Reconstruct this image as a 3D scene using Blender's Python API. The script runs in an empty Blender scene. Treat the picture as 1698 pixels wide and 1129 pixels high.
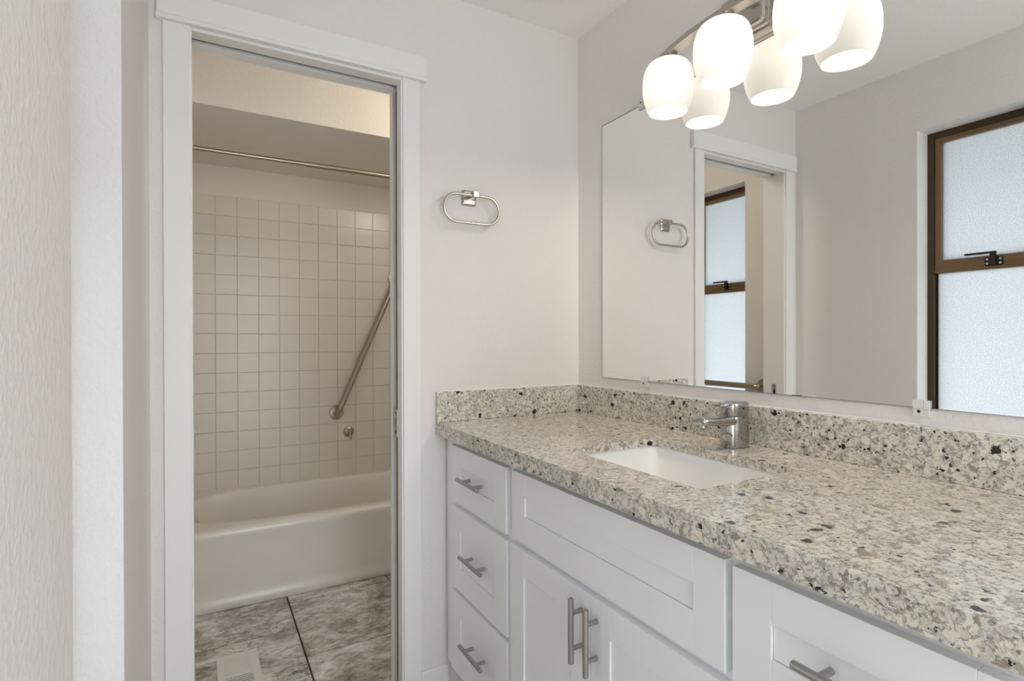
import bpy, bmesh, math, random
from mathutils import Vector, Matrix

SC = bpy.context.scene
COL = SC.collection
PI = math.pi

# ------------------------------------------------------------------ camera
CAM_POS = (-1.27742, -1.723528, 1.19048)
YAW, PITCH, ROLL, FPX = 29.5621, -0.2108, -0.1271, 900.7107
def make_camera():
    y, p, r = [math.radians(v) for v in (YAW, PITCH, ROLL)]
    fw = Vector((math.sin(y)*math.cos(p), math.cos(y)*math.cos(p), math.sin(p)))
    rt = Vector((math.cos(y), -math.sin(y), 0.0))
    up = rt.cross(fw)
    rt2 = rt*math.cos(r) + up*math.sin(r)
    up2 = -rt*math.sin(r) + up*math.cos(r)
    m = Matrix((rt2, up2, -fw)).transposed().to_4x4()
    m.translation = CAM_POS
    cd = bpy.data.cameras.new('camera')
    cd.sensor_fit = 'HORIZONTAL'; cd.sensor_width = 36.0
    cd.lens = 36.0*FPX/1698.0
    cd.clip_start = 0.01; cd.clip_end = 60
    o = bpy.data.objects.new('camera', cd); COL.objects.link(o)
    o.matrix_world = m
    SC.camera = o
make_camera()

# ------------------------------------------------------------------ view, world, lights
vs = SC.view_settings
SC.display_settings.display_device = 'sRGB'
vs.view_transform = 'Standard'; vs.look = 'None'
vs.exposure = 0.24; vs.gamma = 1.0; vs.use_curve_mapping = False
cy = SC.cycles
cy.use_denoising = True
cy.max_bounces = 12; cy.diffuse_bounces = 7; cy.glossy_bounces = 6
cy.transmission_bounces = 8; cy.transparent_max_bounces = 12
cy.sample_clamp_indirect = 6.0
cy.caustics_reflective = False; cy.caustics_refractive = False

WORLD = 4.5            # overcast daylight
LAMP = 8.0            # vanity bulbs, as seen through their shades
MOUTH = 1.05            # what each vanity lamp throws out of its open shade, W
TUB_LAMP = 6.6        # ceiling light of the bathing room, W
LAMP_COL = (1.0, 0.83, 0.67)
TUB_COL = (1.0, 0.93, 0.81)

w = bpy.data.worlds.new('world'); SC.world = w; w.use_nodes = True
nt = w.node_tree; nt.nodes.clear()
wo = nt.nodes.new('ShaderNodeOutputWorld'); bg = nt.nodes.new('ShaderNodeBackground')
tc = nt.nodes.new('ShaderNodeTexCoord'); sx = nt.nodes.new('ShaderNodeSeparateXYZ')
rp = nt.nodes.new('ShaderNodeValToRGB'); mr = nt.nodes.new('ShaderNodeMapRange')
mr.inputs['From Min'].default_value = -1; mr.inputs['From Max'].default_value = 1
nt.links.new(tc.outputs['Generated'], sx.inputs[0]); nt.links.new(sx.outputs['Z'], mr.inputs['Value'])
nt.links.new(mr.outputs[0], rp.inputs[0]); nt.links.new(rp.outputs[0], bg.inputs['Color'])
bg.inputs['Strength'].default_value = WORLD
els = rp.color_ramp.elements
els[0].position = 0.30; els[0].color = (0.78, 0.84, 0.87, 1)
els[1].position = 1.0; els[1].color = (0.80, 0.90, 1.0, 1)
e = els.new(0.52); e.color = (0.86, 0.93, 0.98, 1)
nt.links.new(bg.outputs[0], wo.inputs['Surface'])

def light(name, kind, loc, energy, color, **kw):
    l = bpy.data.lights.new(name, kind); l.energy = energy; l.color = color
    for k, v in kw.items(): setattr(l, k, v)
    o = bpy.data.objects.new(name, l); COL.objects.link(o); o.location = loc
    return o
def portal(name, loc, rot, sx_, sy_):
    o = light(name, 'AREA', loc, 1.0, (1, 1, 1), shape='RECTANGLE', size=sx_, size_y=sy_)
    o.rotation_euler = rot; o.data.cycles.is_portal = True
    return o
# ------------------------------------------------------------------ room numbers
XW = -1.4021           # left (window) wall
XO = -1.560            # its outer face
YF = 1.711             # far tiled wall of the bathing room
XE = 0.12              # right wall of the bathing room
YB = -2.75             # wall behind the camera
HC = 2.3598            # ceiling
TA = 0.115             # thickness of the wall with the doorway
WIN1 = (-0.977, -0.5515); WIN2 = (0.3015, 0.727); WZ = (0.48, 2.077)
portal('daylight_portal', (XO-0.02, (WIN1[0]+WIN1[1])/2, (WZ[0]+WZ[1])/2), (0, -PI/2, 0), WZ[1]-WZ[0], WIN1[1]-WIN1[0])
portal('daylight_portal', (XO-0.02, (WIN2[0]+WIN2[1])/2, (WZ[0]+WZ[1])/2), (0, -PI/2, 0), WZ[1]-WZ[0], WIN2[1]-WIN2[0])
portal('daylight_portal', (-0.77, YB-0.11, 1.04), (PI/2, 0, 0), 0.78, 2.08)  # unseen rear opening, added so the sky fills the room

# ------------------------------------------------------------------ materials
def new_mat(name):
    m = bpy.data.materials.new(name); m.use_nodes = True
    n = m.node_tree.nodes
    return m, m.node_tree, n['Principled BSDF'], n['Material Output']
def nd(t, typ, **kw):
    x = t.nodes.new(typ)
    for k, v in kw.items(): setattr(x, k, v)
    return x
def objco(t):
    return nd(t, 'ShaderNodeTexCoord').outputs['Object']
def noise(t, co, scale, detail=2.0, rough=0.5, dist=0.0):
    x = nd(t, 'ShaderNodeTexNoise')
    x.inputs['Scale'].default_value = scale; x.inputs['Detail'].default_value = detail
    x.inputs['Roughness'].default_value = rough; x.inputs['Distortion'].default_value = dist
    t.links.new(co, x.inputs['Vector']); return x
def ramp(t, src, stops, interp='LINEAR'):
    x = nd(t, 'ShaderNodeValToRGB'); x.color_ramp.interpolation = interp
    el = x.color_ramp.elements
    while len(el) > 1: el.remove(el[-1])
    el[0].position = stops[0][0]; el[0].color = (*stops[0][1], 1)
    for p, c in stops[1:]:
        k = el.new(p); k.color = (*c, 1)
    t.links.new(src, x.inputs[0]); return x.outputs[0]
def mixc(t, fac, a, b):
    x = nd(t, 'ShaderNodeMix', data_type='RGBA')
    for s, i in ((fac, 0), (a, 6), (b, 7)):
        if isinstance(s, (int, float)): x.inputs[i].default_value = s
        elif isinstance(s, tuple): x.inputs[i].default_value = (*s, 1)
        else: t.links.new(s, x.inputs[i])
    return x.outputs[2]
def mathn(t, op, a, b=None, clamp=False):
    x = nd(t, 'ShaderNodeMath', operation=op, use_clamp=clamp)
    for i, s in enumerate((a, b)):
        if s is None: continue
        if isinstance(s, (int, float)): x.inputs[i].default_value = s
        else: t.links.new(s, x.inputs[i])
    return x.outputs[0]
def bump(t, bs, h, strength=0.2, dist=0.002):
    b = nd(t, 'ShaderNodeBump'); b.inputs['Strength'].default_value = strength
    b.inputs['Distance'].default_value = dist
    t.links.new(h, b.inputs['Height']); t.links.new(b.outputs[0], bs.inputs['Normal'])
def plain(name, col, rough=0.5, metal=0.0, spec=0.5, nscale=None, nstr=0.05, ndist=0.001, var=0.0, coat=0.0):
    m, t, bs, out = new_mat(name)
    bs.inputs['Base Color'].default_value = (*col, 1)
    bs.inputs['Roughness'].default_value = rough; bs.inputs['Metallic'].default_value = metal
    bs.inputs['Specular IOR Level'].default_value = spec
    bs.inputs['Coat Weight'].default_value = coat
    co = objco(t)
    if nscale:
        n = noise(t, co, nscale, 3.0)
        bump(t, bs, n.outputs[0], nstr, ndist)
    if var:
        n2 = noise(t, co, 3.0, 3.0)
        c2 = tuple(c*(1-var) for c in col)
        t.links.new(mixc(t, n2.outputs[0], c2, col), bs.inputs['Base Color'])
    return m

def wall_paint(name, col):
    m, t, bs, out = new_mat(name)
    co = objco(t)
    bs.inputs['Roughness'].default_value = 0.55; bs.inputs['Specular IOR Level'].default_value = 0.3
    a = noise(t, co, 95.0, 2.0, 0.5); b = noise(t, co, 260.0, 2.0, 0.5)
    h = mathn(t, 'ADD', ramp(t, a.outputs[0], [(0.42, (0, 0, 0)), (0.62, (1, 1, 1))]), mathn(t, 'MULTIPLY', b.outputs[0], 0.35))
    bump(t, bs, h, 0.29, 0.0018)
    n = noise(t, co, 2.5, 2.0)
    t.links.new(mixc(t, n.outputs[0], tuple(c*0.985 for c in col), col), bs.inputs['Base Color'])
    return m

M = {}
M['wall'] = wall_paint('wall_paint', (0.825, 0.79, 0.765))
M['tubwall'] = wall_paint('bathing_room_paint', (0.78, 0.735, 0.67))
M['ceiling'] = wall_paint('ceiling_paint', (0.93, 0.91, 0.885))
M['trim'] = plain('trim_enamel', (0.875, 0.865, 0.845), 0.32, nscale=60, nstr=0.03, var=0.01)
M['cabinet'] = plain('cabinet_paint', (0.885, 0.895, 0.905), 0.34, nscale=80, nstr=0.02, var=0.01)
M['nickel'] = plain('brushed_nickel', (0.50, 0.465, 0.42), 0.27, 1.0, nscale=400, nstr=0.02)
M['pull'] = plain('satin_steel', (0.42, 0.405, 0.385), 0.30, 1.0, nscale=500, nstr=0.02)
M['bronze_bar'] = plain('aged_nickel', (0.44, 0.385, 0.31), 0.30, 1.0, nscale=300, nstr=0.02)
M['chrome'] = plain('chrome', (0.47, 0.46, 0.445), 0.05, 1.0, nscale=20, nstr=0.003)
M['porcelain'] = plain('porcelain', (0.88, 0.875, 0.86), 0.08, nscale=10, nstr=0.005)
M['tub'] = plain('tub_enamel', (0.77, 0.735, 0.68), 0.16, nscale=6, nstr=0.01)
M['tile'] = plain('glazed_tile', (0.72, 0.675, 0.605), 0.27, nscale=14, nstr=0.06, ndist=0.002)
M['grout'] = plain('tile_grout', (0.58, 0.53, 0.455), 0.85, nscale=300, nstr=0.2)
M['floor_grout'] = plain('floor_grout', (0.085, 0.062, 0.045), 0.9, nscale=300, nstr=0.3)
M['bronze'] = plain('bronze_aluminium', (0.062, 0.036, 0.016), 0.38, 0.35, nscale=150, nstr=0.04)
M['bronze_light'] = plain('light_bronze_aluminium', (0.20, 0.125, 0.062), 0.36, 0.35, nscale=150, nstr=0.04)
M['black'] = plain('black_metal', (0.02, 0.018, 0.016), 0.35, 0.3, nscale=100, nstr=0.02)
M['pocket_dark'] = plain('dark_pocket_rough', (0.06, 0.05, 0.045), 0.9, nscale=90, nstr=0.5, ndist=0.004)
M['vent'] = plain('vent_enamel', (0.78, 0.765, 0.74), 0.4, nscale=60, nstr=0.02)
M['dark_void'] = plain('duct_dark', (0.02, 0.018, 0.016), 0.9, nscale=50, nstr=0.02)
M['steel_light'] = plain('zinc_plate', (0.62, 0.62, 0.61), 0.35, 1.0, nscale=100, nstr=0.02)
M['outside'] = plain('eave_paint', (0.16, 0.15, 0.17), 0.8, nscale=30, nstr=0.05)

def quartz():
    m, t, bs, out = new_mat('speckled_quartz')
    co = objco(t)
    wn = noise(t, co, 75.0, 4.0, 0.65)
    sub = nd(t, 'ShaderNodeVectorMath', operation='SUBTRACT'); t.links.new(wn.outputs['Color'], sub.inputs[0]); sub.inputs[1].default_value = (0.5, 0.5, 0.5)
    sc = nd(t, 'ShaderNodeVectorMath', operation='SCALE'); t.links.new(sub.outputs[0], sc.inputs[0]); sc.inputs['Scale'].default_value = 0.024
    ad = nd(t, 'ShaderNodeVectorMath', operation='ADD'); t.links.new(co, ad.inputs[0]); t.links.new(sc.outputs[0], ad.inputs[1])
    wco = ad.outputs[0]
    def vor(scale, feature='F1', c=wco):
        v = nd(t, 'ShaderNodeTexVoronoi', feature=feature); v.inputs['Scale'].default_value = scale
        t.links.new(c, v.inputs['Vector']); return v
    def red(v):
        s = nd(t, 'ShaderNodeSeparateColor'); t.links.new(v.outputs['Color'], s.inputs[0]); return s.outputs[0]
    cream = (0.79, 0.735, 0.635)
    v1 = vor(64)
    base = ramp(t, red(v1), [(0.0, cream), (0.42, (0.70, 0.655, 0.575)), (0.56, (0.62, 0.585, 0.52)), (0.64, (0.82, 0.77, 0.68)), (0.87, (0.34, 0.295, 0.22)), (0.935, (0.46, 0.41, 0.33))], 'CONSTANT')
    # fine flakes between the chips
    f1 = vor(215)
    fl = ramp(t, red(f1), [(0.0, (0.73, 0.70, 0.635)), (0.40, (0.58, 0.545, 0.48)), (0.62, (0.42, 0.385, 0.33)), (0.76, (0.70, 0.655, 0.57)), (0.93, (0.23, 0.21, 0.185))], 'CONSTANT')
    msk = noise(t, co, 42.0, 3.0, 0.6, 0.6)
    k = ramp(t, msk.outputs[0], [(0.45, (0, 0, 0)), (0.50, (1, 1, 1))])
    c = mixc(t, k, base, fl)
    # grey threads round the chips
    ve = vor(64, 'DISTANCE_TO_EDGE')
    ed = ramp(t, ve.outputs['Distance'], [(0.02, (1, 1, 1)), (0.10, (0, 0, 0))])
    en = noise(t, co, 120.0, 2.0)
    ek = mathn(t, 'MULTIPLY', ed, ramp(t, en.outputs[0], [(0.42, (0, 0, 0)), (0.55, (0.8, 0.8, 0.8))]))
    c = mixc(t, ek, c, (0.23, 0.20, 0.165))
    # black chips, large and small
    for scale, thr, rad in ((36.0, 0.925, 0.29), (100.0, 0.90, 0.33)):
        vb = vor(scale)
        on = mathn(t, 'GREATER_THAN', red(vb), thr)
        near = mathn(t, 'LESS_THAN', vb.outputs['Distance'], rad)
        c = mixc(t, mathn(t, 'MULTIPLY', on, near), c, (0.022, 0.018, 0.017))
    gr = noise(t, co, 420.0, 3.0, 0.6)
    hz = nd(t, 'ShaderNodeMix', data_type='RGBA', blend_type='MULTIPLY'); hz.inputs[0].default_value = 0.55
    t.links.new(c, hz.inputs[6]); t.links.new(ramp(t, gr.outputs[0], [(0.34, (0.70, 0.70, 0.69)), (0.50, (0.98, 0.98, 0.98)), (0.7, (1, 1, 1))]), hz.inputs[7])
    t.links.new(hz.outputs[2], bs.inputs['Base Color'])
    bs.inputs['Roughness'].default_value = 0.12
    return m
M['quartz'] = quartz()

def stone_tile():
    m, t, bs, out = new_mat('marbled_floor_tile')
    geo = nd(t, 'ShaderNodeNewGeometry'); co = objco(t)
    r = nd(t, 'ShaderNodeVectorMath', operation='SCALE'); r.inputs[0].default_value = (7.0, 3.0, 11.0); t.links.new(geo.outputs['Random Per Island'], r.inputs['Scale'])
    mp = nd(t, 'ShaderNodeMapping'); mp.inputs['Rotation'].default_value = (0, 0, 0.25); mp.inputs['Scale'].default_value = (1.0, 1.7, 1.0)
    t.links.new(co, mp.inputs['Vector'])
    ad = nd(t, 'ShaderNodeVectorMath', operation='ADD'); t.links.new(mp.outputs[0], ad.inputs[0]); t.links.new(r.outputs[0], ad.inputs[1])
    a = noise(t, ad.outputs[0], 4.0, 12.0, 0.70, 0.9)
    m_ = noise(t, ad.outputs[0], 26.0, 8.0, 0.7, 0.6)
    lum = mathn(t, 'ADD', mathn(t, 'MULTIPLY', a.outputs[0], 0.62), mathn(t, 'MULTIPLY', m_.outputs[0], 0.38))
    c = ramp(t, lum, [(0.365, (0.14, 0.113, 0.092)), (0.435, (0.335, 0.30, 0.265)), (0.485, (0.50, 0.465, 0.43)), (0.535, (0.72, 0.70, 0.675)), (0.61, (0.92, 0.905, 0.885))])
    for sc_, wd, k0 in ((2.2, 0.010, 0.42), (4.6, 0.012, 0.50)):
        b = noise(t, ad.outputs[0], sc_, 7.0, 0.62, 1.2)
        d = mathn(t, 'ABSOLUTE', mathn(t, 'SUBTRACT', b.outputs[0], 0.5))
        v = ramp(t, d, [(0.0, (1, 1, 1)), (wd, (0, 0, 0))])
        vm = noise(t, ad.outputs[0], sc_*0.8, 2.0)
        vk = mathn(t, 'MULTIPLY', v, ramp(t, vm.outputs[0], [(k0, (0, 0, 0)), (k0+0.12, (0.9, 0.9, 0.9))]))
        c = mixc(t, vk, c, (0.075, 0.055, 0.042))
    g = noise(t, co, 190.0, 2.0)
    c = mixc(t, mathn(t, 'MULTIPLY', g.outputs[0], 0.22), c, (0.16, 0.135, 0.11))
    t.links.new(c, bs.inputs['Base Color'])
    bs.inputs['Roughness'].default_value = 0.38
    bump(t, bs, a.outputs[0], 0.15, 0.003)
    return m
M['stone'] = stone_tile()

def mirror_mat():
    m, t, bs, out = new_mat('mirror_silver')
    g = nd(t, 'ShaderNodeBsdfGlossy'); g.inputs['Roughness'].default_value = 0.0
    g.inputs['Color'].default_value = (0.945, 0.955, 0.935, 1)
    t.links.new(g.outputs[0], out.inputs['Surface']); return m
M['mirror'] = mirror_mat()
M['mirror_edge'] = plain('mirror_edge', (0.10, 0.095, 0.08), 0.4, nscale=50, nstr=0.01)

def frosted_pane():
    m, t, bs, out = new_mat('obscure_window_glass')
    co = objco(t)
    n = noise(t, co, 210.0, 2.0, 0.6)
    tr = nd(t, 'ShaderNodeBsdfTranslucent'); tp = nd(t, 'ShaderNodeBsdfTransparent'); gl = nd(t, 'ShaderNodeBsdfGlossy')
    gl.inputs['Roughness'].default_value = 0.25
    b = nd(t, 'ShaderNodeBump'); b.inputs['Strength'].default_value = 0.35; b.inputs['Distance'].default_value = 0.002
    t.links.new(n.outputs[0], b.inputs['Height']); t.links.new(b.outputs[0], gl.inputs['Normal']); t.links.new(b.outputs[0], tr.inputs['Normal'])
    k = ramp(t, n.outputs[0], [(0.3, (0.40, 0.405, 0.410)), (0.7, (0.58, 0.588, 0.594))])
    t.links.new(k, tr.inputs['Color']); t.links.new(k, tp.inputs['Color'])
    m1 = nd(t, 'ShaderNodeMixShader'); m1.inputs[0].default_value = 0.12
    t.links.new(tr.outputs[0], m1.inputs[1]); t.links.new(tp.outputs[0], m1.inputs[2])
    m2 = nd(t, 'ShaderNodeMixShader'); m2.inputs[0].default_value = 0.06
    t.links.new(m1.outputs[0], m2.inputs[1]); t.links.new(gl.outputs[0], m2.inputs[2])
    t.links.new(m2.outputs[0], out.inputs['Surface']); return m
M['pane'] = frosted_pane()

def shade_glass():
    m, t, bs, out = new_mat('frosted_shade_glass')
    co = objco(t)
    n = noise(t, co, 40.0, 2.0)
    tr = nd(t, 'ShaderNodeBsdfTranslucent'); df = nd(t, 'ShaderNodeBsdfDiffuse'); tp = nd(t, 'ShaderNodeBsdfTransparent'); gl = nd(t, 'ShaderNodeBsdfGlossy')
    t.links.new(ramp(t, n.outputs[0], [(0.3, (0.90, 0.885, 0.85)), (0.7, (0.93, 0.915, 0.88))]), tr.inputs['Color'])
    df.inputs['Color'].default_value = (0.90, 0.89, 0.87, 1); gl.inputs['Roughness'].default_value = 0.35
    m1 = nd(t, 'ShaderNodeMixShader'); m1.inputs[0].default_value = 0.66
    t.links.new(tr.outputs[0], m1.inputs[1]); t.links.new(df.outputs[0], m1.inputs[2])
    m2 = nd(t, 'ShaderNodeMixShader'); m2.inputs[0].default_value = 0.0
    t.links.new(m1.outputs[0], m2.inputs[1]); t.links.new(tp.outputs[0], m2.inputs[2])
    m3 = nd(t, 'ShaderNodeMixShader'); m3.inputs[0].default_value = 0.04
    t.links.new(m2.outputs[0], m3.inputs[1]); t.links.new(gl.outputs[0], m3.inputs[2])
    t.links.new(m3.outputs[0], out.inputs['Surface']); return m
M['shade'] = shade_glass()

def emit(name, col, s):
    m, t, bs, out = new_mat(name)
    e_ = nd(t, 'ShaderNodeEmission'); e_.inputs[0].default_value = (*col, 1); e_.inputs[1].default_value = s
    t.links.new(e_.outputs[0], out.inputs['Surface']); return m
M['bulb'] = emit('lit_bulb', (1.0, 0.93, 0.84), LAMP)

def clear_plastic():
    m, t, bs, out = new_mat('clear_plastic')
    bs.inputs['Base Color'].default_value = (0.95, 0.95, 0.93, 1)
    bs.inputs['Roughness'].default_value = 0.12
    tp = nd(t, 'ShaderNodeBsdfTransparent'); tp.inputs[0].default_value = (0.95, 0.95, 0.93, 1)
    n = noise(t, objco(t), 150.0); bump(t, bs, n.outputs[0], 0.3, 0.002)
    mx = nd(t, 'ShaderNodeMixShader'); mx.inputs[0].default_value = 0.40
    t.links.new(bs.outputs[0], mx.inputs[1]); t.links.new(tp.outputs[0], mx.inputs[2])
    t.links.new(mx.outputs[0], out.inputs['Surface']); return m
M['plastic'] = clear_plastic()

# ------------------------------------------------------------------ mesh helpers (everything in world metres)
class MB:
    def __init__(self): self.bm = bmesh.new()
    def box(self, x0, x1, y0, y1, z0, z1, bev=0.0, seg=2):
        x0, x1 = min(x0, x1), max(x0, x1); y0, y1 = min(y0, y1), max(y0, y1); z0, z1 = min(z0, z1), max(z0, z1)
        r = bmesh.ops.create_cube(self.bm, size=1.0)
        for v in r['verts']:
            v.co = Vector(((x0+x1)/2+v.co.x*(x1-x0), (y0+y1)/2+v.co.y*(y1-y0), (z0+z1)/2+v.co.z*(z1-z0)))
        if bev > 0:
            bmesh.ops.bevel(self.bm, geom=list({e for v in r['verts'] for e in v.link_edges}), offset=bev, segments=seg, affect='EDGES', profile=0.5)
        return self
    def loft(self, loops, cap0=True, cap1=True, closed=True):
        rows = [[self.bm.verts.new(p) for p in lp] for lp in loops]
        n = len(rows[0])
        for a, b in zip(rows, rows[1:]):
            for i in range(n if closed else n-1):
                j = (i+1) % n
                self.bm.faces.new((a[i], a[j], b[j], b[i]))
        if cap0: self.bm.faces.new(list(reversed(rows[0])))
        if cap1: self.bm.faces.new(rows[-1])
        return self
    def tube(self, pts, r, n=14, closed=False, caps=True, section=None):
        pts = [Vector(p) for p in pts]; m = len(pts)
        rr = r if isinstance(r, (list, tuple)) else [r]*m
        loops = []; prev = None
        for i, p in enumerate(pts):
            if closed: d = (pts[(i+1) % m]-pts[i-1]).normalized()
            else: d = (pts[min(i+1, m-1)]-pts[max(i-1, 0)]).normalized()
            if prev is None:
                a = Vector((0, 0, 1)) if abs(d.z) < 0.9 else Vector((1, 0, 0))
                u = d.cross(a).normalized()
            else:
                u = (prev-d*prev.dot(d)).normalized()
            prev = u; v = d.cross(u)
            if section: loops.append([p+u*a_+v*b_ for a_, b_ in section])
            else: loops.append([p+u*rr[i]*math.cos(2*PI*k/n)+v*rr[i]*math.sin(2*PI*k/n) for k in range(n)])
        if closed: loops.append(loops[0])
        if closed:
            rows = [[self.bm.verts.new(p) for p in lp] for lp in loops[:-1]]; rows.append(rows[0])
            nn = len(rows[0])
            for a, b in zip(rows, rows[1:]):
                for i in range(nn):
                    j = (i+1) % nn; self.bm.faces.new((a[i], a[j], b[j], b[i]))
        else: self.loft(loops, caps, caps)
        return self
    def lathe(self, base, axis, prof, n=32, cap0=True, cap1=True):
        """prof: list of (distance along axis, radius)"""
        base = Vector(base); axis = Vector(axis).normalized()
        a = Vector((0, 0, 1)) if abs(axis.z) < 0.9 else Vector((1, 0, 0))
        u = axis.cross(a).normalized(); v = axis.cross(u)
        self.loft([[base+axis*h+(u*math.cos(2*PI*k/n)+v*math.sin(2*PI*k/n))*max(r, 1e-5) for k in range(n)] for h, r in prof], cap0, cap1)
        return self
    def build(self, name, mat, parent=None, smooth=False, angle=35):
        bmesh.ops.recalc_face_normals(self.bm, faces=self.bm.faces)
        me = bpy.data.meshes.new(name)
        off = Vector((0, 0, 0)); q = parent
        while q is not None:
            off += q.location; q = q.parent
        if off.length: bmesh.ops.translate(self.bm, verts=self.bm.verts, vec=-off)
        if smooth:
            for f in self.bm.faces: f.smooth = True
        self.bm.to_mesh(me); self.bm.free()
        if smooth: me.set_sharp_from_angle(angle=math.radians(angle))
        me.materials.append(mat)
        o = bpy.data.objects.new(name, me); COL.objects.link(o)
        if parent: o.parent = parent
        return o
def rounded_rect(x0, x1, y0, y1, z, r, k=5):
    pts = []
    for cx_, cy_, a0 in ((x1-r, y1-r, 0), (x0+r, y1-r, PI/2), (x0+r, y0+r, PI), (x1-r, y0+r, 1.5*PI)):
        for i in range(k+1):
            a = a0+PI/2*i/k
            pts.append(Vector((cx_+r*math.cos(a), cy_+r*math.sin(a), z)))
    return pts
def tag(o, label, cat, group=None, kind=None):
    o['label'] = label; o['category'] = cat
    if group: o['group'] = group
    if kind: o['kind'] = kind
    return o
def thing(name, loc, label, cat, group=None, kind=None):
    o = bpy.data.objects.new(name, None); COL.objects.link(o)
    o.location = loc; o.empty_display_size = 0.05
    return tag(o, label, cat, group, kind)
def struct(o, label, cat): return tag(o, label, cat, None, 'structure')

# ------------------------------------------------------------------ shell
random.seed(4)
mb = MB()
mb.box(XO, 0.22, YB-0.1, YF+0.1, -0.10, -0.008)
struct(mb.build('floor_slab', M['floor_grout']), 'dark brown grout bed under the marbled floor tiles', 'floor')
mb = MB()
G = 0.0032
def ftile(x0, x1, y0, y1):
    x0 = max(x0, XW+.001); x1 = min(x1, XE-.001); y0 = max(y0, YB+.001); y1 = min(y1, YF-.6)
    if x1-x0 > .02 and y1-y0 > .02: mb.box(x0+G, x1-G, y0+G, y1-G, -0.008, 0.0, 0.0012, 1)
for c in range(-2, 5):
    xa = -0.948+0.4625*c; odd = c % 2
    for r in range(-9, 5):
        ya = (0.428 if odd == 0 else 0.660)+0.4685*r
        ftile(xa, xa+0.4625, ya, ya+0.4685)
struct(mb.build('floor', M['stone']), 'grey brown marbled stone tile floor running under the bathtub', 'floor')

mb = MB(); mb.box(XO, 0.22, YB-0.1, YF+0.1, HC, HC+0.1)
struct(mb.build('ceiling', M['ceiling']), 'white textured ceiling above the vanity and the tub', 'ceiling')
mb = MB(); mb.box(XW, XE, 0.838, YF, 2.155, HC)
struct(mb.build('ceiling_soffit', M['tubwall']), 'boxed cream soffit hanging above the bathtub', 'soffit')

# left wall with both window openings
mb = MB()
ys = [YB-0.1, WIN1[0], WIN1[1], WIN2[0], WIN2[1], YF+0.1]
for a, b in ((ys[0], ys[1]), (ys[2], ys[3]), (ys[4], ys[5])): mb.box(XO, XW, a, b, 0, HC)
for a, b in (WIN1, WIN2):
    mb.box(XO, XW, a, b, 0, WZ[0]); mb.box(XO, XW, a, b, WZ[1], HC)
struct(mb.build('wall_left', M['wall']), 'off-white textured wall with the deep window recess beside the door frame', 'wall')
mb = MB(); mb.box(0.0, 0.1, YB-0.1, TA, 0, HC)
struct(mb.build('wall_right', M['wall']), 'off-white textured wall behind the mirror and the vanity light', 'wall')
# back wall with the pocket doorway: front skin, rear skin, solid left stub
JL, JR, JZ, JT = -1.3035, -0.716, 2.033, 0.012
mb = MB()
mb.box(XW, JL-JT, 0, TA, 0, HC)
for a, b in ((0, 0.042), (0.092, TA)):
    mb.box(JR+JT, 0.0, a, b, 0, HC)
    mb.box(JL-JT, JR+JT, a, b, JZ+JT, HC)
struct(mb.build('wall_back', M['wall']), 'off-white textured wall with the doorway and the towel ring', 'wall')
mb = MB()
mb.box(JR+0.45, JR+0.5, 0.044, 0.09, 0, HC-0.01)
mb.box(JL, JR+0.45, 0.044, 0.09, JZ+0.085, JZ+0.12)
struct(mb.build('trim_pocket', M['pocket_dark']), 'dark unpainted framing inside the pocket door slot', 'framing')
mb = MB(); mb.box(XW, XE+0.1, YF, YF+0.1, 0, HC)
struct(mb.build('wall_far', M['tubwall']), 'cream painted wall above the tub tiles, under the soffit', 'wall')
mb = MB(); mb.box(XE, XE+0.1, TA, YF, 0, HC)
struct(mb.build('wall_far_right', M['tubwall']), 'cream side wall of the bathing room at the right end of the tub', 'wall')
mb = MB()
mb.box(XW, -1.16, YB-0.1, YB, 0, HC); mb.box(-0.38, 0.0, YB-0.1, YB, 0, HC); mb.box(-1.16, -0.38, YB-0.1, YB, 2.08, HC)  # gap in the unseen rear wall is added to let in fill light
struct(mb.build('wall_front', M['wall']), 'off-white unseen wall behind the camera with an opening added for fill light', 'wall')

# tiles on the far wall and the left end of the tub
TP = 0.1095; TX0 = -1.332; TZT = 1.987
def tile_sheet(name, label, horizontal, a0, a1, plane, first):
    g = MB(); t_ = MB()
    k0 = math.floor((a0-first)/TP)
    z0 = 0.352
    if horizontal: g.box(a0, a1, plane-0.006, plane, z0, TZT)
    else: g.box(plane, plane+0.006, a0, a1, z0, TZT)
    k = k0
    while first+k*TP < a1:
        b0 = max(first+k*TP, a0)+0.0009; b1 = min(first+(k+1)*TP, a1)-0.0009; k += 1
        if b1-b0 < 0.006: continue
        for r in range(16):
            zt = TZT-r*TP-0.0009; zb = max(TZT-(r+1)*TP, z0)+0.0009
            if zt-zb < 0.006: continue
            if horizontal: t_.box(b0, b1, plane-0.0095, plane-0.003, zb, zt, 0.0014, 1)
            else: t_.box(plane+0.003, plane+0.0095, b0, b1, zb, zt, 0.0014, 1)
    o = struct(t_.build(name, M['tile']), label, 'wall tiles')
    g.build('grout', M['grout'], o)
    return o
tile_sheet('wall_tiles_far', 'square cream glazed tiles on the wall behind the tub', True, XW+0.01, XE-0.01, YF, TX0)
tile_sheet('wall_tiles_left', 'square cream glazed tiles at the window end of the tub', False, 0.96, YF-0.0095, XW, 0.96)

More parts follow.
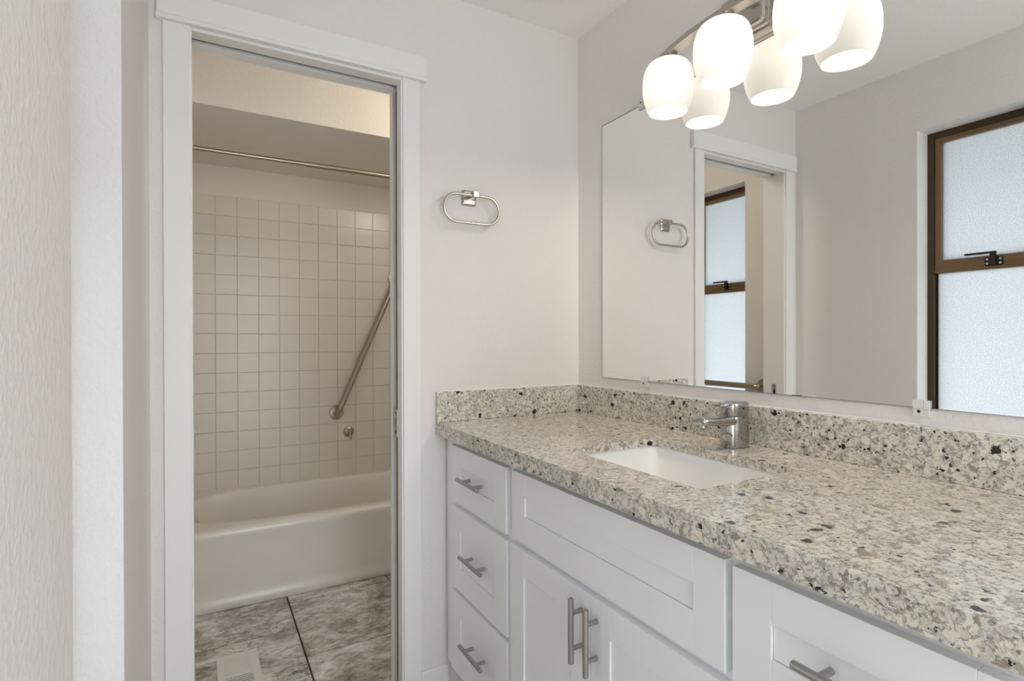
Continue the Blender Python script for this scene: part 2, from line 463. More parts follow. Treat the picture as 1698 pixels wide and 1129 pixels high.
# door casing, jambs, baseboards
mb = MB(); mb.box(-1.3701, -1.3076, -0.0112, 0, 0, 2.0403, 0.0015)
struct(mb.build('trim_1', M['trim']), 'white casing board left of the tub doorway', 'door casing')
mb = MB(); mb.box(-0.7113, -0.6533, -0.0112, 0, 0, 2.0403, 0.0015)
struct(mb.build('trim_2', M['trim']), 'white casing board right of the tub doorway', 'door casing')
mb = MB()
mb.box(-1.3835, -0.634, -0.0205, 0, 2.0545, 2.120, 0.0015)
mb.box(-1.3854, -0.6321, -0.0232, 0, 2.0403, 2.0515, 0.0025, 3)
mb.box(-1.3835, -0.634, -0.0185, 0, 2.0510, 2.0550)
struct(mb.build('trim_3', M['trim']), 'white head casing board across the top of the tub doorway', 'door casing')
mb = MB()
mb.box(JL-JT, JL, -0.002, TA+0.002, 0, JZ, 0.001)
j = struct(mb.build('trim_4', M['trim']), 'white left jamb of the tub doorway with a strike plate', 'door jamb')
mb = MB()
mb.box(JL, JL+0.0022, 0.040, 0.066, 0.862, 0.952, 0.0008)
sp = mb.build('strike_plate', M['steel_light'], j)
sp['label'] = 'metal strike plate with a dark keyhole slot'
mb = MB(); mb.box(JL+0.0018, JL+0.0030, 0.047, 0.057, 0.885, 0.925, 0.0005); mb.lathe((JL+0.0018, 0.053, 0.943), (1, 0, 0), [(0, .003), (.0012, .003)], 10)
mb.build('latch_slot', M['dark_void'], sp)
mb = MB()
mb.box(JR, JR+JT, -0.002, 0.042, 0, JZ, 0.001); mb.box(JR, JR+JT, 0.094, TA+0.006, 0, JZ, 0.001)
struct(mb.build('trim_5', M['trim']), 'white split right jamb either side of the pocket slot', 'door jamb')
mb = MB()
mb.box(JL-JT, JR+JT, -0.002, 0.044, JZ, JZ+JT, 0.001); mb.box(JL-JT, JR+JT, 0.072, TA+0.002, JZ, JZ+JT, 0.001)
struct(mb.build('trim_6', M['trim']), 'white split head jamb either side of the door track', 'door jamb')
mb = MB(); mb.box(JL, JR+0.4, 0.050, 0.068, JZ+0.03, JZ+0.05)
struct(mb.build('trim_7', M['black']), 'dark sliding door track in the head slot', 'door track')
mb = MB(); mb.box(-0.702, -0.27, 0.050, 0.086, 0.012, JZ+0.02, 0.001)
d = struct(mb.build('door_1', M['trim']), 'white pocket door pushed back into the right wall', 'door')
mb = MB(); mb.box(-0.7038, -0.7021, 0.0455, 0.0905, 0.012, JZ+0.02)  # near-black strip along the white door's leading edge
es = mb.build('edge_strip', M['pocket_dark'], d); es['label'] = 'dark strip on the leading edge'
mb = MB(); mb.box(-0.7165, -0.7039, 0.044, 0.078, 0.862, 0.953, 0.002)
ep = mb.build('edge_pull', M['steel_light'], d); ep['label'] = 'zinc plated edge pull'
mb = MB(); mb.box(-0.7172, -0.7160, 0.055, 0.066, 0.872, 0.882); mb.box(-0.7172, -0.7160, 0.055, 0.066, 0.938, 0.943); mb.box(-0.7172, -0.7160, 0.059, 0.062, 0.895, 0.925)
mb.build('screw_hole', M['dark_void'], ep)

mb = MB(); mb.box(-0.6533, -0.5565, -0.012, 0, 0, 0.0825, 0.003)
struct(mb.build('baseboard_back', M['trim']), 'short white baseboard between the door casing and the vanity', 'baseboard')
mb = MB(); mb.box(XW, XW+0.012, YB, -0.012, 0, 0.0825, 0.003)
struct(mb.build('baseboard_left', M['trim']), 'white baseboard under the window wall', 'baseboard')

# outside: eave above the windows
mb = MB(); mb.box(XO-1.10, XO-0.01, -3.0, 2.2, 2.150, 2.200); mb.box(XO-1.13, XO-1.10, -3.0, 2.2, 2.10, 2.25)
struct(mb.build('roof_eave', M['outside']), 'grey painted eave outside above the frosted windows', 'roof eave')

# ------------------------------------------------------------------ windows
def make_window(name, label, y0, y1):
    z0, z1 = WZ; xi = XW-0.0886; xo = xi-0.06
    root = thing(name, (xi, (y0+y1)/2, z0), label, 'window', kind='structure')
    b = MB(); fw = 0.026
    b.box(xo, xi, y0, y0+fw, z0, z1, 0.001); b.box(xo, xi, y1-fw, y1, z0, z1, 0.001)
    b.box(xo, xi, y0+fw, y1-fw, z0, z0+fw, 0.001); b.box(xo, xi, y0+fw, y1-fw, z1-fw, z1, 0.001)
    fr = b.build('frame', M['bronze'], root)
    # upper sash with its meeting rail
    a0, a1 = y0+fw, y1-fw; s = 0.022; zr0, zr1 = 1.467, 1.522
    b = MB(); x0s, x1s = xi-0.045, xi-0.006
    b.box(x0s, x1s, a0, a0+s, zr1, z1-fw, 0.001); b.box(x0s, x1s, a1-s, a1, zr1, z1-fw, 0.001)
    b.box(x0s, x1s, a0+s, a1-s, z1-fw-s, z1-fw, 0.001)
    b.box(x0s, x1s, a0, a1, zr0, zr1, 0.0015)
    b.box(x1s-0.002, x1s+0.0025, a0, a1, zr0+0.004, zr0+0.017, 0.001); b.box(x1s-0.002, x1s+0.0018, a0, a1, zr0+0.027, zr0+0.034, 0.0008)
    sa = b.build('sash', M['bronze_light'], root); sa['label'] = 'lighter bronze sash and meeting rail'
    b = MB(); b.box(xi-0.028, xi-0.024, a0+s, a1-s, zr1, z1-fw-s); b.build('pane', M['pane'], sa)
    b = MB()
    b.box(xi-0.030, xi-0.020, a0, a0+0.006, z0+fw, zr0); b.box(xi-0.030, xi-0.020, a1-0.006, a1, z0+fw, zr0)
    b.build('gasket', M['black'], root)
    b = MB(); b.box(xi-0.028, xi-0.024, a0+0.006, a1-0.006, z0+fw, zr0); b.build('pane', M['pane'], root)
    # cam latch
    yc = (y0+y1)/2-0.017; xl = x1s+0.0025
    b = MB(); b.box(xl, xl+0.004, yc-0.028, yc+0.028, 1.480, 1.514, 0.004, 3); b.box(xl+0.003, xl+0.018, yc-0.010, yc+0.010, 1.482, 1.530, 0.003)
    la = b.build('latch', M['black'], root)
    b = MB(); b.box(xl+0.008, xl+0.020, yc-0.012, yc+0.092, 1.528, 1.536, 0.002); b.build('lever', M['black'], la)
    for sy in (-0.021, 0.021):
        for sz in (1.489, 1.506):
            b = MB(); b.lathe((xl+0.0035, yc+sy, sz), (1, 0, 0), [(0, 0.0048), (0.0018, 0.0042), (0.002, 0.001)], 12); b.build('screw', M['steel_light'], la)
    return root
make_window('window_1', 'bronze framed frosted window reflected at the right edge of the mirror', *WIN1)
make_window('window_2', 'narrow bronze framed frosted window reflected through the doorway in the mirror', *WIN2)

# ------------------------------------------------------------------ vanity
VX, VF, VB = -0.575, -0.557, -0.003        # door faces, face frame, back
VY0, VY1 = -0.004, -1.545
CT, CBOT = 0.909, 0.867
van = thing('vanity_cabinet', (-0.29, -0.775, 0), 'white shaker vanity with bar pulls under the speckled counter', 'cabinet')
mb = MB()
ffz0 = 0.100
for y in (-0.012, -0.466, -1.160, -1.530):
    mb.box(VF+0.02, VB, y-0.008, y+0.008, ffz0, 0.866)
mb.box(VF+0.02, VB, -0.020, -1.522, ffz0, ffz0+0.016)
mb.box(VB-0.008, VB, -0.020, -1.522, ffz0+0.016, 0.80)
mb.box(-0.495, -0.480, -0.004, -1.538, 0.0, ffz0)
mb.build('carcass', M['cabinet'], van)
mb = MB()
for a, b in ((-0.004, -0.095), (-0.435, -0.497), (-1.125, -1.192), (-1.505, -1.545)): mb.box(VF, VF+0.02, a, b, ffz0, 0.866, 0.0008, 1)
for (a, b), zs in (((-0.095, -0.435), ((0.83, 0.866), (0.63, 0.68), (0.36, 0.40), (ffz0, 0.135))), ((-0.497, -1.125), ((0.83, 0.866), (0.635, 0.685), (ffz0, 0.135))), ((-1.192, -1.505), ((0.83, 0.866), (0.63, 0.68), (0.36, 0.40), (ffz0, 0.135)))):
    for z0, z1 in zs: mb.box(VF, VF+0.02, a, b, z0, z1)
mb.box(VF, VF+0.02, -0.800, -0.830, 0.135, 0.635)
mb.build('face_frame', M['cabinet'], van)

def shaker(y0, y1, z0, z1, py0, py1, pz0, pz1):
    """front between y0 > y1 with its recessed panel"""
    b = MB(); xb = VF-0.0004; xf = VX; bv = 0.0009
    b.box(xf, xb, y0, py0, z0, z1, bv); b.box(xf, xb, py1, y1, z0, z1, bv)
    b.box(xf, xb, py0, py1, pz1, z1, bv); b.box(xf, xb, py0, py1, z0, pz0, bv)
    b.box(xf+0.0046, xb, py0-0.0011, py1+0.0008, pz0+0.0011, pz1-0.0004)
    return b
def pull(parent, y, z, vertical=False, length=0.149, gap=0.079, r=0.0062):
    xh = VX-0.029; b = MB(); h = length/2
    prof = [(-h, r*0.72), (-h+0.0016, r), (h-0.0016, r), (h, r*0.72)]
    b.lathe((xh, y, z), (0, 0, 1) if vertical else (0, 1, 0), prof, 18)
    for s in (-gap/2, gap/2):
        c = (VX, y, z+s) if vertical else (VX, y+s, z)
        b.lathe(c, (-1, 0, 0), [(-0.0, 0.0052), (0.029, 0.0052)], 14)
    o = b.build('handle', M['pull'], parent, smooth=True)
    o['label'] = 'satin steel bar pull'
    return o
d1 = shaker(-0.077, -0.4492, 0.6650, 0.8446, -0.1475, -0.3810, 0.7340, 0.7806).build('drawer', M['cabinet'], van); pull(d1, -0.2630, 0.7575)
d2 = shaker(-0.0785, -0.4525, 0.3880, 0.6477, -0.1485, -0.3850, 0.4610, 0.5820).build('drawer', M['cabinet'], van); pull(d2, -0.2790, 0.5240)
d3 = shaker(-0.0785, -0.4535, 0.1170, 0.3745, -0.1500, -0.3855, 0.1900, 0.3085).build('drawer', M['cabinet'], van); pull(d3, -0.2795, 0.2540)
shaker(-0.4812, -1.1530, 0.6680, 0.8460, -0.5470, -1.0900, 0.7385, 0.7855).build('false_front', M['cabinet'], van)
o1 = shaker(-0.4730, -0.8142, 0.1170, 0.6515, -0.5412, -0.7470, 0.1850, 0.5870).build('door', M['cabinet'], van); pull(o1, -0.7860, 0.5710, True, 0.1395, 0.0755)
o2 = shaker(-0.8160, -1.1560, 0.1170, 0.6515, -0.8778, -1.0885, 0.1850, 0.5870).build('door', M['cabinet'], van); pull(o2, -0.8366, 0.5690, True, 0.1395, 0.0755)
for z0, z1, p0, p1, hz in ((0.6650, 0.8427, 0.7305, 0.7815, 0.7600), (0.3880, 0.6477, 0.4610, 0.5820, 0.5240), (0.1170, 0.3745, 0.1900, 0.3085, 0.2540)):
    q = shaker(-1.1670, -1.5390, z0, z1, -1.2325, -1.4700, p0, p1).build('drawer', M['cabinet'], van); pull(q, -1.3570, hz)

# ------------------------------------------------------------------ counter
SX0, SX1, SY0, SY1 = -0.4750, -0.1755, -1.0180, -0.5890
ctr = thing('countertop', (-0.3, -0.775, CBOT), 'cream and grey speckled quartz counter with an undermount sink cutout', 'countertop')
mb = MB()
hole = rounded_rect(SX0, SX1, SY0, SY1, CT, 0.014, 6)
XD = -0.5985; YE = -1.555
b = mb.bm
outer = [Vector((XD, -0.0005, CT)), Vector((XD, YE, CT)), Vector((-0.0005, YE, CT)), Vector((-0.0005, -0.0005, CT))]
edges = []
for lp in (outer, hole):
    vsx = [b.verts.new(p) for p in lp]
    edges += [b.edges.new((vsx[i], vsx[(i+1) % len(vsx)])) for i in range(len(vsx))]
r = bmesh.ops.triangle_fill(b, use_beauty=True, use_dissolve=False, edges=edges)
faces = [g for g in r['geom'] if isinstance(g, bmesh.types.BMFace)]
ex = bmesh.ops.extrude_face_region(b, geom=faces)
for v in [g for g in ex['geom'] if isinstance(g, bmesh.types.BMVert)]: v.co.z = CT-0.0205
mb.box(XD, XD+0.022, -0.0005, YE, CBOT, CT-0.0206)
mb.build('slab', M['quartz'], ctr)
mb = MB(); mb.box(XD, -0.0005, -0.019, -0.0005, CT+0.0003, 1.0107, 0.001)
mb.build('backsplash', M['quartz'], ctr)
mb = MB(); mb.box(-0.019, -0.0005, YE, -0.0192, CT+0.0003, 1.0107, 0.001)
mb.build('backsplash', M['quartz'], ctr)
mb = MB(); mb.tube([(XD, -0.0012, 1.0115), (-0.0012, -0.0012, 1.0115), (-0.0012, YE, 1.0115)], 0.0022, 6)
ca = mb.build('caulk_line', M['trim'], ctr); ca['label'] = 'white caulk bead'

# sink
sk = thing('sink', ((SX0+SX1)/2, (SY0+SY1)/2, 0.74), 'white rectangular undermount sink basin set in the counter', 'sink')
mb = MB(); e = 0.004
def rr(inset, z, rad): return rounded_rect(SX0-e+inset, SX1+e-inset, SY0-e+inset, SY1+e-inset, z, rad, 6)
zs = CT-0.0215
mb.loft([rr(-0.022, zs-0.012, 0.03), rr(-0.022, zs, 0.03), rr(0.0, zs, 0.02), rr(0.002, zs-0.004, 0.022), rr(0.018, zs-0.070, 0.030), rr(0.032, zs-0.115, 0.040), rr(0.052, zs-0.134, 0.050), rr(0.10, zs-0.141, 0.045), rr(0.13, zs-0.144, 0.02)], False, True)
mb.build('basin', M['porcelain'], sk, smooth=True, angle=50)
mb = MB(); mb.lathe(((SX0+SX1)/2+0.03, (SY0+SY1)/2, zs-0.1437), (0, 0, 1), [(0, 0.022), (0.002, 0.022), (0.003, 0.018), (0.0015, 0.014), (0.0015, 0.0)], 24, False, False)
mb.build('drain', M['chrome'], sk, smooth=True)

# faucet
FX, FY = -0.082, -0.785
fa = thing('faucet', (FX, FY, CT), 'single lever chrome faucet behind the sink', 'faucet')
def oval(cx_, cy_, z, hx, hy, n=32, p=2.6):
    out = []
    for k in range(n):
        a = 2*PI*k/n; c, s = math.cos(a), math.sin(a)
        out.append(Vector((cx_+hx*math.copysign(abs(c)**(2/p), c), cy_+hy*math.copysign(abs(s)**(2/p), s), z)))
    return out
mb = MB()
mb.loft([oval(FX, FY, CT+0.0004, 0.0405, 0.0255), oval(FX, FY, CT+0.0025, 0.0415, 0.0262), oval(FX, FY, CT+0.079, 0.0405, 0.0252), oval(FX, FY, CT+0.081, 0.0395, 0.0242)])
mb.build('body', M['chrome'], fa, smooth=True, angle=50)
mb = MB()
def sp_sec(x, zc, hw, hh, n=20, p=4):
    out = []
    for k in range(n):
        a = 2*PI*k/n; c, s = math.cos(a), math.sin(a)
        out.append(Vector((x, FY+hw*math.copysign(abs(c)**(2/p), c), zc+hh*math.copysign(abs(s)**(2/p), s))))
    return out
mb.loft([sp_sec(-0.1000, 0.9780, 0.0235, 0.0112), sp_sec(-0.150, 0.9800, 0.0225, 0.0108), sp_sec(-0.205, 0.9835, 0.0215, 0.0102), sp_sec(-0.2165, 0.9842, 0.0205, 0.0092), sp_sec(-0.2190, 0.9844, 0.0175, 0.0070)])
mb.build('spout', M['chrome'], fa, smooth=True, angle=50)
mb = MB(); mb.lathe((-0.204, FY, 0.9735), (0, 0, -1), [(-0.002, 0.0125), (0.0045, 0.0125), (0.005, 0.010)], 20)
mb.build('aerator', M['chrome'], fa, smooth=True)
mb = MB()
mb.loft([oval(FX, FY, CT+0.083, 0.0395, 0.0245), oval(FX, FY, CT+0.0845, 0.0405, 0.0252), oval(FX, FY, CT+0.108, 0.0405, 0.0252), oval(FX-0.001, FY, CT+0.114, 0.0398, 0.0248), oval(FX-0.002, FY, CT+0.1165, 0.0375, 0.0225), oval(FX-0.003, FY, CT+0.1178, 0.026, 0.014)])
hd = mb.build('handle_cap', M['chrome'], fa, smooth=True, angle=50)
mb = MB()
mb.loft([sp_sec(-0.095, CT+0.1135, 0.0205, 0.0045), sp_sec(-0.125, CT+0.1128, 0.0180, 0.0042), sp_sec(-0.145, CT+0.1115, 0.0150, 0.0036), sp_sec(-0.1500, CT+0.1110, 0.0120, 0.0026)])
mb.build('lever', M['chrome'], hd, smooth=True, angle=50)

# ------------------------------------------------------------------ mirror and its clips
mir = thing('wall_mirror', (0, -0.80, 1.0466), 'large frameless mirror above the speckled backsplash', 'mirror')
mb = MB(); mb.box(-0.0058, -0.001, -0.1522-0.0008, -1.4492, 1.0466+0.0008, 1.9682-0.0008)
mb.build('mirror_backing', M['mirror_edge'], mir)
mb = MB(); mb.box(-0.0061, -0.0059, -0.1522-0.0030, -1.4462, 1.0466+0.0016, 1.9682-0.0034)
mb.build('mirror_glass', M['mirror'], mir)
mb = MB(); mb.box(-0.00625, -0.0060, -0.8925, -0.9165, 1.0478, 1.0496); mb.box(-0.00625, -0.0060, -0.9150, -0.9178, 1.0472, 1.0500)
mb.build('edge_wear', M['mirror_edge'], mir)
def clip(y, z, top, label):
    t_ = thing('mirror_clip', (0, y, z), label, 'mirror clip', 'clear plastic mirror clips')
    s = -1 if top else 1
    b = MB(); b.box(-0.0115, -0.0065, y-0.0155, y+0.0155, z-0.001*s, z+0.017*s, 0.0012)
    for k in range(6):
        yy = y-0.011+0.0044*k
        b.box(-0.0125, -0.0114, yy-0.0010, yy+0.0010, z+0.002*s, z+0.0155*s)
    b.build('lip', M['plastic'], t_)
    b = MB(); b.box(-0.0105, -0.0003, y-0.0150, y+0.0150, z-0.0165*s, z-0.0012*s, 0.0015)
    bo = b.build('body', M['plastic'], t_)
    b = MB(); b.lathe((-0.0105, y+0.004, z-0.006*s), (-1, 0, 0), [(0, 0.0032), (0.001, 0.0026)], 10); b.build('screw', M['black'], bo)
clip(-0.3756, 1.0462, False, 'clear plastic clip on the mirror bottom edge near the corner')
clip(-1.1738, 1.0462, False, 'clear plastic clip on the mirror bottom edge right of the faucet')
clip(-0.3650, 1.9686, True, 'clear plastic clip on the mirror top edge beside the leftmost lamp shade')

# ------------------------------------------------------------------ vanity light
LYC = -0.7685; ZB = 2.0195
vl = thing('vanity_light', (0, LYC, 2.04), 'brushed nickel vanity light with three glowing frosted glass shades', 'wall light')
mb = MB()
def plate_loop(x, hy, z0, z1, r):
    return [Vector((x, LYC+p.x, p.y)) for p in rounded_rect(-hy, hy, z0, z1, 0, r, 5)]
mb.loft([plate_loop(-0.0003, 0.090, 1.978, 2.128, 0.010), plate_loop(-0.006, 0.090, 1.978, 2.128, 0.010), plate_loop(-0.010, 0.086, 1.982, 2.124, 0.010),
         plate_loop(-0.012, 0.076, 1.992, 2.114, 0.012), plate_loop(-0.020, 0.074, 1.994, 2.112, 0.012), plate_loop(-0.023, 0.070, 1.998, 2.108, 0.012),
         plate_loop(-0.023, 0.062, 2.006, 2.100, 0.012), plate_loop(-0.029, 0.058, 2.010, 2.096, 0.012), plate_loop(-0.030, 0.054, 2.014, 2.092, 0.010)])
mb.build('backplate', M['nickel'], vl, smooth=True, angle=25)
RB = 0.889; xc = -0.110+RB
def bar_x(y): return xc-math.sqrt(RB*RB-(y-LYC)**2)
mb = MB(); pts = [(bar_x(LYC+0.312*(1-2*k/48)), LYC+0.312*(1-2*k/48), ZB+0.006) for k in range(49)]
sec = [(-0.004, -0.006), (0.004, -0.006), (0.004, 0.006), (-0.004, 0.006)]
loops = []
for i, p in enumerate(pts):
    p = Vector(p); q0 = Vector(pts[max(i-1, 0)]); q1 = Vector(pts[min(i+1, 48)]); dd = (q1-q0).normalized()
    nn = Vector((-dd.y, dd.x, 0))
    hw = 0.016 if 1 < i < 47 else 0.014
    loops.append([p+nn*a_*hw+Vector((0, 0, b_*0.0075)) for a_, b_ in ((-1, -1), (1, -1), (1, 1), (-1, 1))])
mb.loft(loops); mb.build('curved_bar', M['nickel'], vl, smooth=True, angle=40)
for s in (-0.040, 0.040):
    mb = MB(); pts = []
    for k in range(9):
        f = k/8; pts.append((-0.028-0.066*f, LYC+s*(1+0.35*f), 2.052-0.0225*(math.sin(f*PI/2)**1.5)))
    mb.tube(pts, 0.005, section=[(-0.009, -0.003), (0.009, -0.003), (0.009, 0.003), (-0.009, 0.003)])
    mb.build('arm', M['nickel'], vl, smooth=True, angle=40)
prof = [(0.000, 0.0240), (0.0025, 0.036), (0.007, 0.0480), (0.014, 0.0575), (0.025, 0.0650), (0.040, 0.0700), (0.058, 0.0727), (0.076, 0.0736), (0.094, 0.0730), (0.112, 0.0702), (0.128, 0.0660), (0.142, 0.0606), (0.1505, 0.0568), (0.1525, 0.0556), (0.1518, 0.0546), (0.1490, 0.0552)]
ZS = 2.0090
for ys_ in (LYC+0.2135, LYC, LYC-0.2135):
    x = bar_x(ys_)+0.001 if ys_ != LYC else -0.107
    mb = MB(); mb.lathe((x, ys_, ZB), (0, 0, -1), [(-0.001, 0.0255), (0.002, 0.027), (0.0165, 0.027), (0.0185, 0.023), (0.026, 0.020)], 24)
    cup = mb.build('socket_cup', M['nickel'], vl, smooth=True)
    mb = MB(); mb.lathe((x, ys_, ZS), (0, 0, -1), prof, 48, False, False)
    sh = mb.build('lamp_shade', M['shade'], vl, smooth=True, angle=80)
    mb = MB(); mb.lathe((x, ys_, ZS-0.020), (0, 0, -1), [(0, 0.011), (0.015, 0.013), (0.028, 0.024), (0.045, 0.0335), (0.062, 0.0330), (0.076, 0.023), (0.083, 0.001)], 14)
    mb.build('bulb', M['bulb'], sh, smooth=True)
    light('vanity_lamp', 'AREA', (x, ys_, ZS-0.150), MOUTH, LAMP_COL, shape='DISK', size=0.03)   # light leaving the open bottom of the shade

# ------------------------------------------------------------------ towel ring
tr = thing('towel_ring', (-0.473, 0, 1.679), 'brushed nickel oval towel ring on the wall right of the doorway', 'towel ring')
mb = MB()
def tl(y, h, r): return [Vector((-0.4735+p.x, y, 1.679+p.y)) for p in rounded_rect(-h, h, -h, h, 0, r, 4)]
mb.loft([tl(-0.0003, 0.0262, 0.004), tl(-0.004, 0.0262, 0.004), tl(-0.0085, 0.0215, 0.004), tl(-0.009, 0.018, 0.004)])
mb.build('backplate', M['nickel'], tr, smooth=True, angle=30)
mb = MB(); mb.box(-0.4750, -0.4555, -0.046, -0.008, 1.675, 1.694, 0.0012); mb.build('post', M['nickel'], tr)
mb = MB(); pts = []
cxr, czr, hw, hh = -0.4754, 1.6337, 0.1085-0.0047, 0.0525-0.0047
for k in range(25): a = -PI/2+PI*k/24; pts.append((cxr+hw-hh+hh*math.cos(a), -0.0345, czr+hh*math.sin(a)))
for k in range(25): a = PI/2+PI*k/24; pts.append((cxr-hw+hh+hh*math.cos(a), -0.0345, czr+hh*math.sin(a)))
mb.tube(pts, 0.0046, 12, closed=True); mb.build('ring', M['nickel'], tr, smooth=True)

# ------------------------------------------------------------------ bathtub
tb = thing('bathtub', (-0.64, 1.33, 0), 'off-white built-in bathtub with a smooth apron behind the doorway', 'bathtub')
TX = (XW+0.0105, XE-0.0005); TY1 = YF-0.0105
N = 128
def rect_loop(yf, z, x0=TX[0], x1=TX[1]):
    cx_, cy_ = (x0+x1)/2, (yf+TY1)/2; hx, hy = (x1-x0)/2, (TY1-yf)/2; out = []
    for k in range(N):
        a = 2*PI*(k+0.0)/N; c, s = math.cos(a), math.sin(a); mx_ = max(abs(c), abs(s))
        out.append(Vector((cx_+hx*c/mx_, cy_+hy*s/mx_, z)))
    return out
def basin_loop(z, hx, hy, p, cx_=-0.645, cy_=1.338):
    out = []
    for k in range(N):
        a = 2*PI*k/N; c, s = math.cos(a), math.sin(a)
        # match the rectangle's own spread of points so the rim stays even
        mx_ = max(abs(c), abs(s)); dx, dy = c/mx_, s/mx_
        L = (abs(dx)**p+abs(dy)**p)**(1/p)
        out.append(Vector((cx_+hx*dx/L, cy_+hy*dy/L, z)))
    return out
yf = 0.966
mb = MB()
loops = [rect_loop(yf+0.004, 0.0005), rect_loop(yf, 0.004), rect_loop(yf+0.0005, 0.034), rect_loop(yf+0.0055, 0.046), rect_loop(yf+0.006, 0.080), rect_loop(yf+0.006, 0.24), rect_loop(yf+0.0045, 0.29), rect_loop(yf+0.001, 0.315),
         rect_loop(yf, 0.333), rect_loop(yf+0.003, 0.345), rect_loop(yf+0.010, 0.3525), rect_loop(yf+0.022, 0.3560)]
loops += [basin_loop(0.3565, 0.705, 0.302, 4.2), basin_loop(0.3545, 0.698, 0.2945, 4.2), basin_loop(0.346, 0.690, 0.287, 4.2), basin_loop(0.30, 0.672, 0.276, 4.2), basin_loop(0.20, 0.640, 0.262, 4.0), basin_loop(0.10, 0.605, 0.245, 3.6), basin_loop(0.06, 0.565, 0.215, 3.2), basin_loop(0.045, 0.45, 0.14, 3.0)]
mb.loft(loops, True, True)
mb.build('tub_shell', M['tub'], tb, smooth=True, angle=60)

# shower rod
YR, ZR = 0.985, 2.0145
rd = thing('shower_rod', (-0.64, YR, ZR), 'straight metal shower rod across the tub alcove below the soffit', 'shower rod')
mb = MB(); mb.lathe((XW+0.004, YR, ZR), (1, 0, 0), [(0, 0.0098), (0.56, 0.0098)], 20); mb.build('rod', M['bronze_bar'], rd, smooth=True)
mb = MB(); mb.lathe((XW+0.545, YR, ZR), (1, 0, 0), [(0, 0.0122), (XE-XW-0.549, 0.0122)], 20); mb.build('sleeve', M['bronze_bar'], rd, smooth=True)
mb = MB(); mb.lathe((XW+0.0003, YR, ZR), (1, 0, 0), [(0, 0.03), (0.006, 0.029), (0.012, 0.016), (0.02, 0.014)], 24); mb.build('flange', M['bronze_bar'], rd, smooth=True)
mb = MB(); mb.lathe((XE-0.0003, YR, ZR), (-1, 0, 0), [(0, 0.03), (0.006, 0.029), (0.012, 0.016), (0.02, 0.014)], 24); mb.build('flange', M['bronze_bar'], rd, smooth=True)

# grab bars
def grab_bar(p0, p1, nrm, label, stand=0.045, r=0.0165, fr=0.043):
    p0, p1, nrm = Vector(p0), Vector(p1), Vector(nrm); d_ = (p1-p0).normalized()
    g = thing('grab_bar', p0, label, 'grab bar')
    b = MB(); pts = [p0+nrm*0.004, p0+nrm*(stand*0.30)]
    for k in range(1, 8):
        a = PI/2*k/8; pts.append(p0+nrm*(stand*(0.30+0.70*math.sin(a)))+d_*(stand*0.70*(1-math.cos(a))))
    pts += [p0+nrm*stand+d_*stand*0.75, p1+nrm*stand-d_*stand*0.75]
    for k in range(7, 0, -1):
        a = PI/2*k/8; pts.append(p1+nrm*(stand*(0.30+0.70*math.sin(a)))-d_*(stand*0.70*(1-math.cos(a))))
    pts += [p1+nrm*(stand*0.30), p1+nrm*0.004]
    b.tube(pts, r, 18); b.build('bar', M['bronze_bar'], g, smooth=True)
    for p in (p0, p1):
        b = MB(); b.lathe(p, nrm, [(0.0002, fr), (0.003, fr), (0.0065, fr*0.93), (0.0085, fr*0.6), (0.009, r*1.05)], 32); b.build('flange', M['bronze_bar'], g, smooth=True)
yt = YF-0.0095
grab_bar((-0.5720, yt, 0.7395), (-0.2070, yt, 1.5750), (0, -1, 0), 'diagonal brushed metal grab bar on the tiled tub wall')
grab_bar((XW, 0.183, 0.924), (XW, 0.820, 0.924), (1, 0, 0), 'horizontal metal grab bar in front of the window, seen in the mirror', stand=0.042)

# round hook on the tiles
hk = thing('robe_hook', (-0.4990, yt, 0.6140), 'round metal hook on the tiles below the diagonal grab bar', 'hook')
HXk = -0.4990
mb = MB(); mb.lathe((HXk, yt-0.0002, 0.6165), (0, -1, 0), [(0, 0.032), (0.004, 0.0315), (0.009, 0.026), (0.011, 0.012), (0.016, 0.007)], 32)
mb.build('backplate', M['bronze_bar'], hk, smooth=True)
mb = MB(); mb.tube([(HXk, yt-0.013, 0.6165), (HXk, yt-0.026, 0.613), (HXk+0.001, yt-0.030, 0.600), (HXk+0.002, yt-0.032, 0.586), (HXk+0.003, yt-0.040, 0.578), (HXk+0.004, yt-0.050, 0.582), (HXk+0.004, yt-0.054, 0.592)], 0.0045, 12)
hp = mb.build('prong', M['nickel'], hk, smooth=True)

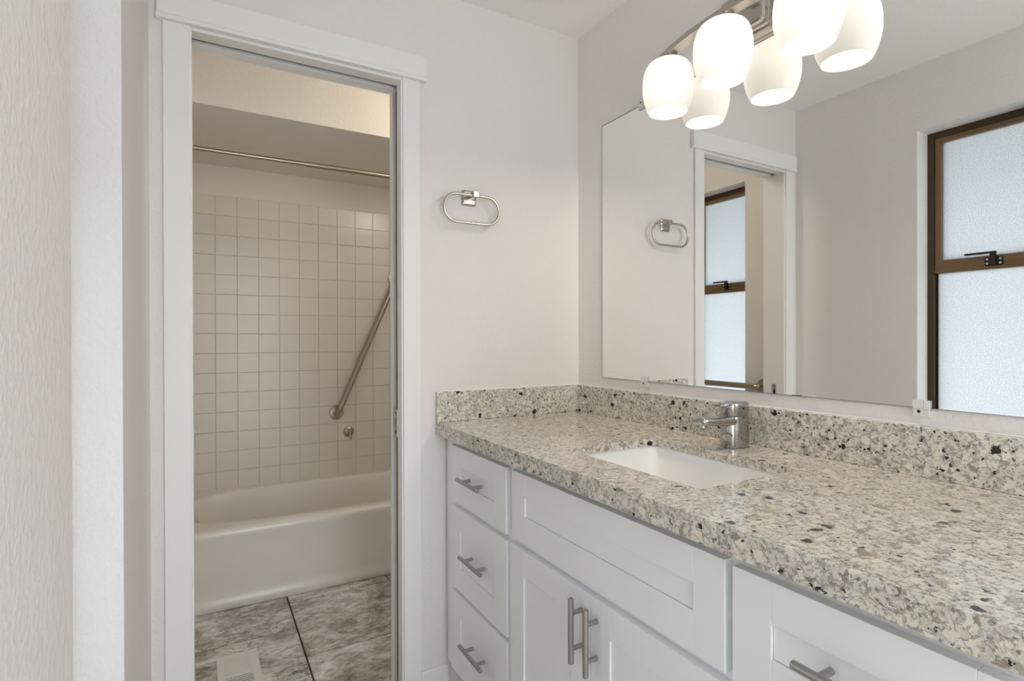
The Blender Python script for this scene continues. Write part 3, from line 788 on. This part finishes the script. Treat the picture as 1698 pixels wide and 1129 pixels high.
# ------------------------------------------------------------------ floor register
VX0, VX1, VYA, VYB_ = -1.2415, -1.1040, 0.262, 0.570
fv = thing('floor_register', ((VX0+VX1)/2, (VYA+VYB_)/2, 0), 'white slatted floor vent on the stone tiles inside the doorway', 'floor vent')
mb = MB(); a0, a1, b0, b1 = VX0+0.023, VX1-0.024, VYA+0.022, VYB_-0.024
ym = (b0+b1)/2+0.004
for x0, x1, y0, y1 in ((VX0, a0, VYA, VYB_), (a1, VX1, VYA, VYB_), (a0, a1, VYA, b0), (a0, a1, b1, VYB_), (a0, a1, ym-0.005, ym+0.005)):
    mb.box(x0, x1, y0, y1, 0.0003, 0.0055, 0.0)
fo = MB(); fo.loft([[Vector(p) for p in ((VX0, VYA, .0004), (VX1, VYA, .0004), (VX1, VYB_, .0004), (VX0, VYB_, .0004))], [Vector(p) for p in ((VX0+.003, VYA+.003, .0062), (VX1-.003, VYA+.003, .0062), (VX1-.003, VYB_-.003, .0062), (VX0+.003, VYB_-.003, .0062))]], False, False)
fo.build('bevelled_rim', M['vent'], fv)
mb.build('frame', M['vent'], fv)
mb = MB(); n = 11
for q0, q1, tilt in ((ym+0.005, b1, 1), (b0, ym-0.005, -1)):
    p_ = (q1-q0)/n
    for k in range(n):
        y0 = q0+p_*k
        w_ = p_*0.80 if tilt > 0 else p_*0.42
        mb.box(a0, a1, y0+p_*0.1, y0+p_*0.1+w_, 0.002, 0.0050)
mb.build('louvers', M['vent'], fv)
mb = MB(); mb.box(a0, a1, b0, b1, 0.0003, 0.0012); mb.build('duct_opening', M['dark_void'], fv)

# ceiling lights outside the frame
def ceiling_light(x, y, watts, label):
    c = thing('ceiling_light', (x, y, HC), label, 'ceiling light')
    b = MB(); b.lathe((x, y, HC-0.0002), (0, 0, -1), [(0, 0.13), (0.02, 0.13), (0.024, 0.118)], 32); b.build('base', M['nickel'], c, smooth=True)
    b = MB(); b.lathe((x, y, HC-0.022), (0, 0, -1), [(0, 0.118), (0.02, 0.112), (0.045, 0.085), (0.06, 0.045), (0.065, 0.0)], 32, False, False); b.build('glass_dome', M['shade'], c, smooth=True)
    light('ceiling_lamp', 'POINT', (x, y, HC-0.15), watts, TUB_COL, shadow_soft_size=0.06)
    return c
ceiling_light(-0.03, 0.36, TUB_LAMP, 'round ceiling light of the bathing room, out of view')
